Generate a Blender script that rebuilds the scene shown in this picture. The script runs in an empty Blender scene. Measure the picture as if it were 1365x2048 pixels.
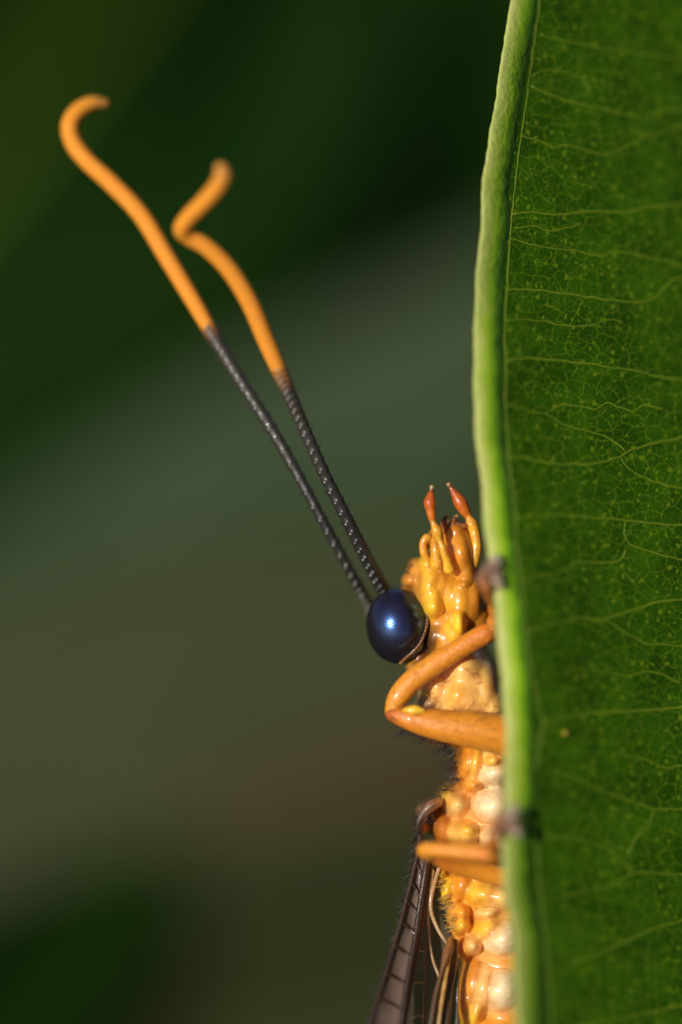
import bpy, bmesh, math, random
import numpy as np
from mathutils import Vector, Matrix, noise

random.seed(7)
sc = bpy.context.scene
COL = sc.collection
R = math.radians
sc.unit_settings.scale_length = 0.01          # one unit is one centimetre
sc.unit_settings.length_unit = 'CENTIMETERS'

# ---------------------------------------------------------------- camera, sky, sun, exposure
DIST = 20.0                 # lens to the plane of focus (the compound eye), cm
PPU = 500.0                 # photograph pixels per cm on that plane
PITCH = R(-30)              # the lens looks down at the shrub
WORLD = Matrix.Translation((0, 0, 60)) @ Matrix.Rotation(PITCH, 4, 'X')   # scene frame -> world
SUN_DIR = Vector((-0.50, -0.85, 0.12)).normalized()                       # towards the sun, scene frame

cam_d = bpy.data.cameras.new('camera')
cam = bpy.data.objects.new('camera', cam_d)
COL.objects.link(cam)
cam.matrix_world = WORLD @ Matrix.Translation((0, -DIST, 0)) @ Matrix.Rotation(R(90), 4, 'X')
cam_d.sensor_fit = 'VERTICAL'
cam_d.sensor_height = 36.0
cam_d.sensor_width = 24.0
cam_d.lens = 36.0 * DIST / (2048 / PPU)
cam_d.clip_start = 0.1
cam_d.clip_end = 20000
cam_d.dof.use_dof = True
cam_d.dof.focus_distance = DIST
APERTURE = 2.0              # cm
cam_d.dof.aperture_fstop = cam_d.lens * 1e-3 / APERTURE
sc.camera = cam

sun_w = (WORLD.to_3x3() @ SUN_DIR).normalized()
elev = math.asin(sun_w.z)
w = bpy.data.worlds.new('World')
sc.world = w
w.use_nodes = True
nt = w.node_tree
bg = nt.nodes['Background']
sky = nt.nodes.new('ShaderNodeTexSky')
sky.sky_type = 'NISHITA'
sky.sun_disc = False
sky.sun_elevation = elev
sky.sun_rotation = math.atan2(sun_w.x, sun_w.y)
nt.links.new(sky.outputs[0], bg.inputs[0])
bg.inputs[1].default_value = 0.06

sl = bpy.data.lights.new('sun', 'SUN')
sl.energy = 4.2
sl.angle = R(0.6)
sl.color = (1.0, 0.93, 0.82)
so = bpy.data.objects.new('sun', sl)
COL.objects.link(so)
so.rotation_euler = sun_w.to_track_quat('Z', 'Y').to_euler()
so.location = sun_w * 200

sc.view_settings.view_transform = 'Standard'
sc.view_settings.look = 'None'
sc.view_settings.gamma = 1
sc.view_settings.exposure = 0.0
sc.view_settings.use_curve_mapping = False


# ---------------------------------------------------------------- helpers
def P(x, y, d=0.0):
    """scene-frame point whose place in the frame is (x, y), d cm behind the plane of focus"""
    k = (DIST + d) / DIST
    return Vector(((x - 682.5) / PPU * k, d, (1024 - y) / PPU * k))


BASES = {}


def thing(name, label, cat, base, group=None, kind=None):
    o = bpy.data.objects.new(name, None)
    COL.objects.link(o)
    o.empty_display_size = 0.2
    o.matrix_world = WORLD @ Matrix.Translation(base)
    BASES[o.name] = Vector(base)
    o['label'] = label
    o['category'] = cat
    if group:
        o['group'] = group
    if kind:
        o['kind'] = kind
    return o


def hold(name, parent):
    """an empty part under a thing"""
    o = bpy.data.objects.new(name, None)
    COL.objects.link(o)
    o.empty_display_size = 0.1
    o.parent = parent
    BASES[o.name] = BASES[parent.name]
    return o


def mk(name, verts, faces, mat, parent, smooth=True, kind=None, cols=None, uvs=None):
    b = BASES[parent.name]
    me = bpy.data.meshes.new(name)
    me.from_pydata([tuple(Vector(v) - b) for v in verts], [], faces)
    if smooth:
        me.polygons.foreach_set('use_smooth', [True] * len(me.polygons))
    if cols is not None:
        a = me.color_attributes.new('tint', 'FLOAT_COLOR', 'POINT')
        flat = np.ones((len(verts), 4), dtype=np.float32)
        flat[:, :3] = np.array(cols, dtype=np.float32)
        a.data.foreach_set('color', flat.ravel())
    if uvs is not None:
        ul = me.uv_layers.new(name='UVMap')
        vi = np.zeros(len(me.loops), dtype=np.int32)
        me.loops.foreach_get('vertex_index', vi)
        ul.data.foreach_set('uv', np.array(uvs, dtype=np.float32)[vi].ravel())
    me.materials.append(mat)
    o = bpy.data.objects.new(name, me)
    COL.objects.link(o)
    o.parent = parent
    BASES[o.name] = b
    if kind:
        o['kind'] = kind
    return o


def catmull(pts, n):
    """dense Catmull-Rom samples through tuples of equal length"""
    pts = [np.array(p, dtype=float) for p in pts]
    q = [2 * pts[0] - pts[1]] + pts + [2 * pts[-1] - pts[-2]]
    seg = len(pts) - 1
    out = []
    for i in range(n + 1):
        t = i / n * seg
        k = min(int(t), seg - 1)
        u = t - k
        a, b, c, d = q[k], q[k + 1], q[k + 2], q[k + 3]
        out.append(0.5 * ((2 * b) + (c - a) * u + (2 * a - 5 * b + 4 * c - d) * u * u + (3 * b - a - 3 * c + d) * u ** 3))
    return out


def polyline(pts, n):
    """evenly spaced samples along straight runs, corners barely eased"""
    p = np.array(pts, float)
    L = np.r_[0, np.cumsum(np.linalg.norm(np.diff(p, axis=0), axis=1))]
    t = np.linspace(0, L[-1], n + 1)
    q = np.c_[np.interp(t, L, p[:, 0]), np.interp(t, L, p[:, 1])]
    for _ in range(2):
        q[1:-1] = 0.25 * q[:-2] + 0.5 * q[1:-1] + 0.25 * q[2:]
    return [tuple(v) for v in q]


def tube_data(ctrl, n=40, sides=12, mod=None, caps=True, flat=1.0, lumps=0.0, seed=0):
    """ctrl: (x, y, d, radius_px). Returns verts, faces, ring parameters."""
    s = catmull(ctrl, n)
    C = [P(a[0], a[1], a[2]) for a in s]
    rad = [max(a[3], 0.2) / PPU for a in s]
    V, F, T = [], [], []
    tang = []
    for i in range(n + 1):
        t = (C[min(i + 1, n)] - C[max(i - 1, 0)])
        tang.append(t.normalized() if t.length > 1e-9 else Vector((0, 0, 1)))
    nrm = tang[0].orthogonal().normalized()
    rings = list(range(n + 1))
    frames = []
    for i in rings:
        t = tang[i]
        nrm = (nrm - t * nrm.dot(t))
        nrm = nrm.normalized() if nrm.length > 1e-6 else t.orthogonal().normalized()
        frames.append((nrm.copy(), t.cross(nrm)))
    # extra rounded cap rings
    seq = []
    if caps:
        for k in range(3):
            a = (k + 0.35) / 3 * math.pi / 2
            seq.append((0, -math.cos(a), math.sin(a)))
    for i in rings:
        seq.append((i, 0, 1))
    if caps:
        for k in (2, 1, 0):
            a = (k + 0.35) / 3 * math.pi / 2
            seq.append((n, math.cos(a), math.sin(a)))
    for (i, off, sc_) in seq:
        r = rad[i] * sc_
        if mod:
            r *= mod(i / n)
        c = C[i] + tang[i] * (off * rad[i])
        u, v = frames[i]
        for j in range(sides):
            an = 2 * math.pi * j / sides
            p = c + (u * math.cos(an) + v * math.sin(an) * flat) * r
            if lumps:
                p += (p - c) * lumps * noise.noise(p * 14 + Vector((seed, 0, 0)))
            V.append(p)
            T.append(i / n)
    m = len(seq)
    for i in range(m - 1):
        for j in range(sides):
            a, b = i * sides + j, i * sides + (j + 1) % sides
            F.append((a, b, b + sides, a + sides))
    F.append(tuple(reversed(range(sides))))
    F.append(tuple((m - 1) * sides + j for j in range(sides)))
    return V, F, T


def tube(name, ctrl, mat, parent, n=40, sides=12, kind=None, ramp=None, **kw):
    V, F, T = tube_data(ctrl, n, sides, **kw)
    cols = [ramp(t) for t in T] if ramp else None
    return mk(name, V, F, mat, parent, cols=cols, kind=kind)


def lerp3(stops):
    def f(t):
        for (a, ca), (b, cb) in zip(stops, stops[1:]):
            if t <= b:
                u = 0 if b == a else max(0, (t - a) / (b - a))
                return tuple(x + (y - x) * u for x, y in zip(ca, cb))
        return stops[-1][1]
    return f


def hairs(name, items, mat, parent, bend=0.25):
    """items: (base Vector, direction Vector, length, radius): tapered curved bristles in one mesh"""
    V, F = [], []
    for b, d, L, r in items:
        d = d.normalized()
        u = d.orthogonal().normalized()
        v = d.cross(u)
        sag = Vector((random.uniform(-1, 1), random.uniform(-1, 1), random.uniform(-1, 1))) * bend * L * 0.5
        o = len(V)
        for k, (t, rr) in enumerate(((0, 1), (0.4, 0.8), (0.75, 0.5))):
            c = b + d * L * t + sag * t * t
            for j in range(3):
                a = j * 2.0944
                V.append(c + (u * math.cos(a) + v * math.sin(a)) * r * rr)
        V.append(b + d * L + sag)
        for k in range(2):
            for j in range(3):
                a, e = o + k * 3 + j, o + k * 3 + (j + 1) % 3
                F.append((a, e, e + 3, a + 3))
        for j in range(3):
            F.append((o + 6 + j, o + 6 + (j + 1) % 3, o + 9))
    return mk(name, V, F, mat, parent, kind='stuff')


def rv(s=1.0):
    return Vector((random.gauss(0, s), random.gauss(0, s), random.gauss(0, s)))


# ---------------------------------------------------------------- materials
def new_mat(name):
    m = bpy.data.materials.new(name)
    m.use_nodes = True
    t = m.node_tree
    b = t.nodes['Principled BSDF']
    return m, t, b


def N(t, kind, **kw):
    n = t.nodes.new(kind)
    for k, v in kw.items():
        if hasattr(n, k):
            setattr(n, k, v)
        else:
            n.inputs[k].default_value = v
    return n


def mixc(t, fac, a, b, mode='MIX'):
    n = t.nodes.new('ShaderNodeMix')
    n.data_type = 'RGBA'
    n.blend_type = mode
    for sock, val in ((n.inputs[0], fac), (n.inputs[6], a), (n.inputs[7], b)):
        if isinstance(val, (int, float)):
            sock.default_value = val
        elif isinstance(val, tuple):
            sock.default_value = (*val, 1)
        else:
            t.links.new(val, sock)
    return n.outputs[2]


def mth(t, op, a, b=None, c=None, clamp=False):
    n = t.nodes.new('ShaderNodeMath')
    n.operation = op
    n.use_clamp = clamp
    for i, v in enumerate((a, b, c)):
        if v is None:
            continue
        if isinstance(v, (int, float)):
            n.inputs[i].default_value = v
        else:
            t.links.new(v, n.inputs[i])
    return n.outputs[0]


def maprange(t, v, a, b, c=0.0, d=1.0):
    n = t.nodes.new('ShaderNodeMapRange')
    n.interpolation_type = 'SMOOTHSTEP'
    t.links.new(v, n.inputs[0])
    for i, x in enumerate((a, b, c, d)):
        n.inputs[i + 1].default_value = x
    return n.outputs[0]


def cuticle(name, rough=0.3, sss=0.3, bump=0.25, scale=30, coat=0.3, mottle=(0.75, 1.15)):
    """waxy insect skin: colour from the piece's own pigment attribute, finely mottled"""
    m, t, b = new_mat(name)
    at = N(t, 'ShaderNodeVertexColor', layer_name='tint')
    tc = N(t, 'ShaderNodeTexCoord')
    n1 = N(t, 'ShaderNodeTexNoise', Scale=scale, Detail=5.0, Roughness=0.6)
    t.links.new(tc.outputs['Object'], n1.inputs['Vector'])
    f = maprange(t, n1.outputs[0], 0.3, 0.7, mottle[0], mottle[1])
    cb = N(t, 'ShaderNodeCombineColor')
    t.links.new(f, cb.inputs[0])
    t.links.new(mth(t, 'POWER', f, 1.4), cb.inputs[1])
    t.links.new(mth(t, 'POWER', f, 2.0), cb.inputs[2])
    c = mixc(t, 1.0, at.outputs[0], cb.outputs[0], 'MULTIPLY')
    t.links.new(c, b.inputs['Base Color'])
    b.inputs['Subsurface Weight'].default_value = sss
    b.inputs['Subsurface Radius'].default_value = (1.0, 0.45, 0.12)
    b.inputs['Subsurface Scale'].default_value = 0.08
    b.inputs['Coat Weight'].default_value = coat
    b.inputs['Coat Roughness'].default_value = 0.12
    rr = maprange(t, n1.outputs[0], 0.3, 0.7, rough + 0.12, rough - 0.06)
    t.links.new(rr, b.inputs['Roughness'])
    n2 = N(t, 'ShaderNodeTexNoise', Scale=scale * 2.2, Detail=4.0)
    t.links.new(tc.outputs['Object'], n2.inputs['Vector'])
    bp = N(t, 'ShaderNodeBump', Strength=bump, Distance=0.02)
    t.links.new(n2.outputs[0], bp.inputs['Height'])
    t.links.new(bp.outputs[0], b.inputs['Normal'])
    return m


M_BODY = cuticle('waxy_body_cuticle', rough=0.34, sss=0.5, bump=0.08, scale=20, coat=0.40, mottle=(0.84, 1.08))
M_LEG = cuticle('orange_leg_cuticle', rough=0.4, sss=0.3, bump=0.3, scale=40, coat=0.15, mottle=(0.9, 1.07))
M_PALP = cuticle('palp_cuticle', rough=0.32, sss=0.4, bump=0.15, scale=25, coat=0.3)
M_ANT = cuticle('antenna_cuticle', rough=0.36, sss=0.1, bump=0.2, scale=60, coat=0.25, mottle=(0.8, 1.1))
M_CLUB = cuticle('antenna_tip_cuticle', rough=0.7, sss=0.2, bump=0.3, scale=90, coat=0.0, mottle=(0.9, 1.06))
M_CLAW = cuticle('claw_horn', rough=0.3, sss=0.1, bump=0.2, scale=40, coat=0.3)


def bristle_mat(name, col, rough=0.35):
    m, t, b = new_mat(name)
    tc = N(t, 'ShaderNodeTexCoord')
    n = N(t, 'ShaderNodeTexNoise', Scale=20.0)
    t.links.new(tc.outputs['Object'], n.inputs['Vector'])
    c = mixc(t, n.outputs[0], tuple(x * 0.6 for x in col), tuple(min(1, x * 1.5) for x in col))
    t.links.new(c, b.inputs['Base Color'])
    b.inputs['Roughness'].default_value = rough
    return m


M_HAIR_BLACK = bristle_mat('black_bristle', (0.03, 0.025, 0.02), 0.3)
M_HAIR_GOLD = bristle_mat('golden_bristle', (0.5, 0.28, 0.07), 0.4)
M_HAIR_BROWN = bristle_mat('brown_bristle', (0.16, 0.06, 0.015), 0.35)


def eye_mat():
    m, t, b = new_mat('compound_eye_facets')
    tc = N(t, 'ShaderNodeTexCoord')
    vo = N(t, 'ShaderNodeTexVoronoi', Scale=150.0)
    vo.feature = 'F1'
    t.links.new(tc.outputs['Object'], vo.inputs['Vector'])
    nz = N(t, 'ShaderNodeTexNoise', Scale=5.0, Detail=2.0)
    t.links.new(tc.outputs['Object'], nz.inputs['Vector'])
    col = mixc(t, nz.outputs[0], (0.005, 0.003, 0.003), (0.012, 0.006, 0.004))
    t.links.new(col, b.inputs['Base Color'])
    b.inputs['Roughness'].default_value = 0.5
    b.inputs['Specular IOR Level'].default_value = 0.08
    b.inputs['Coat Weight'].default_value = 0.5
    b.inputs['Coat Roughness'].default_value = 0.11
    b.inputs['Coat IOR'].default_value = 1.33
    bp = N(t, 'ShaderNodeBump', Strength=0.12, Distance=0.004)
    bp.invert = True
    t.links.new(vo.outputs['Distance'], bp.inputs['Height'])
    t.links.new(bp.outputs[0], b.inputs['Normal'])
    # structural colour of the facets: blue lobe inside a wider violet one
    g1 = N(t, 'ShaderNodeBsdfGlossy', Color=(0.0006, 0.030, 0.13, 1), Roughness=0.29)
    g2 = N(t, 'ShaderNodeBsdfGlossy', Color=(0.003, 0.0002, 0.005, 1), Roughness=0.42)
    t.links.new(bp.outputs[0], g1.inputs['Normal'])
    t.links.new(bp.outputs[0], g2.inputs['Normal'])
    g3 = N(t, 'ShaderNodeBsdfGlossy', Color=(0.026, 0.040, 0.040, 1), Roughness=0.22)
    t.links.new(bp.outputs[0], g3.inputs['Normal'])
    a3 = N(t, 'ShaderNodeAddShader')
    a1 = N(t, 'ShaderNodeAddShader')
    a2 = N(t, 'ShaderNodeAddShader')
    t.links.new(b.outputs[0], a1.inputs[0])
    t.links.new(g1.outputs[0], a1.inputs[1])
    t.links.new(a1.outputs[0], a2.inputs[0])
    t.links.new(g2.outputs[0], a2.inputs[1])
    t.links.new(a2.outputs[0], a3.inputs[0])
    t.links.new(g3.outputs[0], a3.inputs[1])
    t.links.new(a3.outputs[0], t.nodes['Material Output'].inputs[0])
    return m


M_EYE = eye_mat()


def membrane_mat(name, col, alpha, rough=0.25):
    m, t, b = new_mat(name)
    tc = N(t, 'ShaderNodeTexCoord')
    n = N(t, 'ShaderNodeTexNoise', Scale=14.0, Detail=4.0)
    t.links.new(tc.outputs['Object'], n.inputs['Vector'])
    c = mixc(t, n.outputs[0], tuple(x * 0.55 for x in col), tuple(min(1, x * 1.5) for x in col))
    t.links.new(c, b.inputs['Base Color'])
    b.inputs['Alpha'].default_value = alpha
    b.inputs['Roughness'].default_value = rough
    b.inputs['Specular IOR Level'].default_value = 0.6
    bp = N(t, 'ShaderNodeBump', Strength=0.35, Distance=0.02)
    t.links.new(n.outputs[0], bp.inputs['Height'])
    t.links.new(bp.outputs[0], b.inputs['Normal'])
    return m


M_WING_BROWN = membrane_mat('smoky_wing_membrane', (0.16, 0.105, 0.08), 0.72)
M_WING_CLEAR = membrane_mat('clear_wing_membrane', (0.10, 0.085, 0.055), 0.5)


def blade_mat():
    """leaf skin: UV in hundreds of photograph pixels along the blade"""
    m, t, b = new_mat('leaf_blade_skin')
    uv = N(t, 'ShaderNodeUVMap', uv_map='UVMap')
    # wobble
    wn = N(t, 'ShaderNodeTexNoise', Scale=5.0, Detail=4.0, Roughness=0.65)
    t.links.new(uv.outputs[0], wn.inputs['Vector'])
    sub = N(t, 'ShaderNodeVectorMath', operation='SUBTRACT')
    t.links.new(wn.outputs['Color'], sub.inputs[0])
    sub.inputs[1].default_value = (0.5, 0.5, 0.5)
    scl = N(t, 'ShaderNodeVectorMath', operation='SCALE')
    t.links.new(sub.outputs[0], scl.inputs[0])
    scl.inputs['Scale'].default_value = 0.22
    add = N(t, 'ShaderNodeVectorMath', operation='ADD')
    t.links.new(uv.outputs[0], add.inputs[0])
    t.links.new(scl.outputs[0], add.inputs[1])

    def net(scale, w0, w1, seed):
        mp = N(t, 'ShaderNodeMapping')
        mp.inputs['Location'].default_value = (seed, seed * 1.7, 0)
        mp.inputs['Scale'].default_value = (0.8, 1.0, 1.0)
        t.links.new(add.outputs[0], mp.inputs[0])
        v = N(t, 'ShaderNodeTexVoronoi', Scale=scale, Randomness=1.0)
        v.voronoi_dimensions = '2D'
        v.feature = 'DISTANCE_TO_EDGE'
        t.links.new(mp.outputs[0], v.inputs['Vector'])
        return maprange(t, v.outputs['Distance'], w0, w1, 1.0, 0.0)

    big = net(3.5, 0.0, 0.06, 3.0)
    fine = net(8.5, 0.0, 0.13, 9.0)
    brk = N(t, 'ShaderNodeTexNoise', Scale=4.0, Detail=2.0)
    t.links.new(uv.outputs[0], brk.inputs['Vector'])
    keep = maprange(t, brk.outputs[0], 0.40, 0.58)
    fine = mth(t, 'MULTIPLY', fine, mth(t, 'MULTIPLY_ADD', keep, 0.75, 0.15))
    # oil glands: pale dots
    vd = N(t, 'ShaderNodeTexVoronoi', Scale=4.6)
    vd.voronoi_dimensions = '2D'
    t.links.new(add.outputs[0], vd.inputs['Vector'])
    sep = N(t, 'ShaderNodeSeparateColor')
    t.links.new(vd.outputs['Color'], sep.inputs[0])
    size = mth(t, 'MULTIPLY_ADD', sep.outputs[0], 0.17, 0.05)
    dot = mth(t, 'SUBTRACT', size, vd.outputs['Distance'])
    dot = maprange(t, dot, -0.03, 0.03)
    dot = mth(t, 'MULTIPLY', dot, mth(t, 'GREATER_THAN', sep.outputs[1], 0.45))
    # flesh
    fl = N(t, 'ShaderNodeTexNoise', Scale=1.3, Detail=5.0, Roughness=0.6)
    t.links.new(uv.outputs[0], fl.inputs['Vector'])
    cells = N(t, 'ShaderNodeTexNoise', Scale=24.0, Detail=3.0)
    t.links.new(uv.outputs[0], cells.inputs['Vector'])
    base = mixc(t, maprange(t, fl.outputs[0], 0.32, 0.70), (0.0055, 0.033, 0.0008), (0.020, 0.078, 0.0012))
    base = mixc(t, mth(t, 'MULTIPLY', cells.outputs[0], 0.35), base, (0.040, 0.095, 0.002))
    line = mth(t, 'ADD', mth(t, 'MULTIPLY', big, 0.42), mth(t, 'MULTIPLY', fine, 0.40), clamp=True)
    line = mth(t, 'MAXIMUM', line, mth(t, 'MULTIPLY', dot, 0.7))
    c = mixc(t, line, base, (0.13, 0.20, 0.007))
    t.links.new(c, b.inputs['Base Color'])
    b.inputs['Roughness'].default_value = 0.55
    b.inputs['Specular IOR Level'].default_value = 0.05
    bp = N(t, 'ShaderNodeBump', Strength=0.2, Distance=0.010)
    hh = mth(t, 'ADD', line, mth(t, 'MULTIPLY', cells.outputs[0], 0.5))
    t.links.new(hh, bp.inputs['Height'])
    t.links.new(bp.outputs[0], b.inputs['Normal'])
    return m


M_BLADE = blade_mat()


def vein_mat():
    m, t, b = new_mat('leaf_vein')
    tc = N(t, 'ShaderNodeTexCoord')
    n = N(t, 'ShaderNodeTexNoise', Scale=9.0, Detail=4.0)
    t.links.new(tc.outputs['Object'], n.inputs['Vector'])
    c = mixc(t, n.outputs[0], (0.06, 0.11, 0.003), (0.14, 0.20, 0.008))
    t.links.new(c, b.inputs['Base Color'])
    b.inputs['Roughness'].default_value = 0.55
    b.inputs['Specular IOR Level'].default_value = 0.2
    return m


M_VEIN = vein_mat()


def margin_mat():
    m, t, b = new_mat('pale_leaf_margin')
    at = N(t, 'ShaderNodeVertexColor', layer_name='tint')
    tc = N(t, 'ShaderNodeTexCoord')
    n = N(t, 'ShaderNodeTexNoise', Scale=9.0, Detail=6.0, Roughness=0.65)
    t.links.new(tc.outputs['Object'], n.inputs['Vector'])
    c = mixc(t, maprange(t, n.outputs[0], 0.40, 0.75, 0.0, 0.35), at.outputs[0], (0.12, 0.26, 0.012))
    t.links.new(c, b.inputs['Base Color'])
    b.inputs['Roughness'].default_value = 0.42
    b.inputs['Specular IOR Level'].default_value = 0.22
    b.inputs['Subsurface Weight'].default_value = 0.35
    b.inputs['Subsurface Radius'].default_value = (0.7, 1.0, 0.08)
    b.inputs['Subsurface Scale'].default_value = 0.05
    n2 = N(t, 'ShaderNodeTexNoise', Scale=38.0, Detail=4.0)
    t.links.new(tc.outputs['Object'], n2.inputs['Vector'])
    bp = N(t, 'ShaderNodeBump', Strength=0.5, Distance=0.014)
    t.links.new(n2.outputs[0], bp.inputs['Height'])
    t.links.new(bp.outputs[0], b.inputs['Normal'])
    return m


M_MARGIN = margin_mat()


def plain_leaf(name, c1, c2, rough=0.45, spec=0.4, trans=0.2):
    m, t, b = new_mat(name)
    tc = N(t, 'ShaderNodeTexCoord')
    n = N(t, 'ShaderNodeTexNoise', Scale=0.9, Detail=5.0)
    t.links.new(tc.outputs['Object'], n.inputs['Vector'])
    c = mixc(t, maprange(t, n.outputs[0], 0.3, 0.7), c1, c2)
    t.links.new(c, b.inputs['Base Color'])
    b.inputs['Roughness'].default_value = rough
    b.inputs['Specular IOR Level'].default_value = spec
    tr = N(t, 'ShaderNodeBsdfTranslucent')
    t.links.new(c, tr.inputs[0])
    mx = N(t, 'ShaderNodeMixShader', Fac=trans)
    t.links.new(b.outputs[0], mx.inputs[1])
    t.links.new(tr.outputs[0], mx.inputs[2])
    t.links.new(mx.outputs[0], t.nodes['Material Output'].inputs[0])
    return m


M_GREY_LEAF = plain_leaf('sky_sheen_grey_green_leaf', (0.022, 0.046, 0.014), (0.034, 0.053, 0.021), 0.5, 0.25, 0.1)  # grey of the reflected sky is put into this base colour
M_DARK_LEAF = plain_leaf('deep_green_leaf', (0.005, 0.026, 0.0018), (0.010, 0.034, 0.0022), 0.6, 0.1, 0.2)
M_OLIVE_LEAF = plain_leaf('olive_leaf', (0.028, 0.040, 0.011), (0.038, 0.043, 0.013), 0.6, 0.2, 0.1)
M_DRY_LEAF = plain_leaf('brown_dry_leaf', (0.044, 0.034, 0.012), (0.052, 0.037, 0.013), 0.7, 0.15, 0.1)
M_TWIG = plain_leaf('twig_bark', (0.07, 0.05, 0.03), (0.11, 0.08, 0.05), 0.8, 0.1, 0.0)


def soil_mat():
    m, t, b = new_mat('leaf_litter_soil')
    tc = N(t, 'ShaderNodeTexCoord')
    n = N(t, 'ShaderNodeTexNoise', Scale=0.15, Detail=8.0)
    t.links.new(tc.outputs['Object'], n.inputs['Vector'])
    c = mixc(t, maprange(t, n.outputs[0], 0.35, 0.65), (0.022, 0.024, 0.010), (0.05, 0.04, 0.02))
    t.links.new(c, b.inputs['Base Color'])
    b.inputs['Roughness'].default_value = 0.9
    return m


# ---------------------------------------------------------------- ground
gm = bpy.data.meshes.new('ground')
gn, gs = 60, 6000.0
gv, gf = [], []
for i in range(gn + 1):
    for j in range(gn + 1):
        a, b_ = (i / gn * 2 - 1), (j / gn * 2 - 1)
        x, y = a * abs(a) * gs, b_ * abs(b_) * gs
        gv.append((x, y, 2.0 * noise.noise(Vector((x * .03, y * .03, 0))) - 2))
for i in range(gn):
    for j in range(gn):
        k = i * (gn + 1) + j
        gf.append((k, k + gn + 1, k + gn + 2, k + 1))
gm.from_pydata(gv, [], gf)
gm.materials.append(soil_mat())
ground = bpy.data.objects.new('ground', gm)
COL.objects.link(ground)
ground['kind'] = 'structure'
ground['label'] = 'dark soil and leaf litter far below the shrub'
ground['category'] = 'ground'

# ---------------------------------------------------------------- out-of-focus foliage behind
def broad_leaf(name, label, base, tip, width, face, mat, bow=0.12, fold=0.16, nu=28, nv=8, group=None, wav=0.03):
    """a whole leaf from base to tip (scene-frame points), its upper side turned towards `face`"""
    ax = tip - base
    L = ax.length
    ax.normalize()
    side = ax.cross(face).normalized()
    up = side.cross(ax).normalized()
    root = thing(name, label, 'leaf', base, group)
    V, F, U = [], [], []
    for i in range(nu + 1):
        t = i / nu
        hw = 0.5 * width * (math.sin(math.pi * min(1, t ** 0.85)) ** 0.75) + 0.004
        c = base + ax * (t * L) + up * (bow * L * math.sin(math.pi * t))
        for j in range(-nv, nv + 1):
            s = j / nv
            wv = wav * width * math.sin(7 * t + 2.1 * s) * abs(s)
            V.append(c + side * (s * hw) + up * (fold * hw * abs(s) ** 1.3 + wv))
    w_ = 2 * nv + 1
    for i in range(nu):
        for j in range(2 * nv):
            a = i * w_ + j
            F.append((a, a + 1, a + 1 + w_, a + w_))
    o = mk('blade', V, F, mat, root)
    sm = o.modifiers.new('thickness', 'SOLIDIFY')
    sm.thickness = 0.03
    sm.offset = 0
    # midrib with its petiole
    pts = []
    for i in range(-3, nu + 1, 1):
        t = i / nu
        pts.append(base + ax * (t * L) + up * (bow * L * math.sin(math.pi * t) - 0.02))
    MV, MF = [], []
    for i, p in enumerate(pts):
        r = 0.07 * (1 - 0.85 * i / len(pts)) * width / 2.5
        for k in range(6):
            an = k * math.pi / 3
            MV.append(p + (side * math.cos(an) + up * math.sin(an)) * r)
    for i in range(len(pts) - 1):
        for k in range(6):
            a, b2 = i * 6 + k, i * 6 + (k + 1) % 6
            MF.append((a, b2, b2 + 6, a + 6))
    mk('midrib', MV, MF, M_VEIN, root)
    return root


SUNV = SUN_DIR
TOCAM = Vector((0, -1, 0))
# the grey-green leaf whose upper rim runs diagonally behind the antennae
GREYF = Vector((-0.05, -0.85, 0.5))
broad_leaf('background_leaf', 'large grey-green leaf with sky sheen in its colour, blurred, slanting up behind the black antenna stalks',
           P(-900, 1750, 8.6), P(2300, 30, 9.2), 1.55, GREYF, M_GREY_LEAF, bow=0.0, fold=0.05)
# dark leaves of the upper part
dk = [
    ('deep green leaf in shade, blurred, behind the hooked orange antenna tip', (-500, 900, 10.5), (700, -700, 11.5), 4.2, Vector((0.55, -0.75, 0.2))),
    ('deep green leaf in shade, blurred, behind the kinked orange antenna tip', (200, 1100, 12.5), (1200, -900, 11.5), 4.0, Vector((0.5, -0.8, -0.1))),
    ('deep green leaf in shade, blurred, beside the upper end of the pale leaf margin', (1500, 1000, 13.5), (700, -1000, 14.5), 4.6, Vector((0.65, -0.7, -0.2))),
]
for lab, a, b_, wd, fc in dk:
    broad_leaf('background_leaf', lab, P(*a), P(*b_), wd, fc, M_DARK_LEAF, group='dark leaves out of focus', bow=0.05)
broad_leaf('background_leaf', 'olive green leaf, blurred, behind the compound eye and the front knee',
           P(-1100, 1690, 7.6), P(2400, 1190, 8.0), 1.95, Vector((0.1, -0.9, 0.2)), M_OLIVE_LEAF, bow=0.0, fold=0.06)
broad_leaf('background_leaf', 'brown dry leaf, blurred, beside the bristly shoulder of the lacewing',
           P(300, 1640, 7.4), P(1300, 1440, 7.6), 0.46, Vector((0.2, -0.9, 0.2)), M_DRY_LEAF, bow=0.03)
broad_leaf('background_leaf', 'dull brownish green leaf, blurred, behind the smoky folded wing',
           P(-900, 2260, 8.0), P(2300, 1560, 8.4), 2.1, Vector((0.80, -0.56, -0.25)), M_OLIVE_LEAF, bow=0.0)
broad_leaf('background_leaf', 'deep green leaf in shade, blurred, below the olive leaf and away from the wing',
           P(-1100, 2600, 7.2), P(380, 1700, 7.4), 1.9, Vector((0.82, -0.55, -0.1)), M_DARK_LEAF, group='dark leaves out of focus', bow=0.03)

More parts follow.
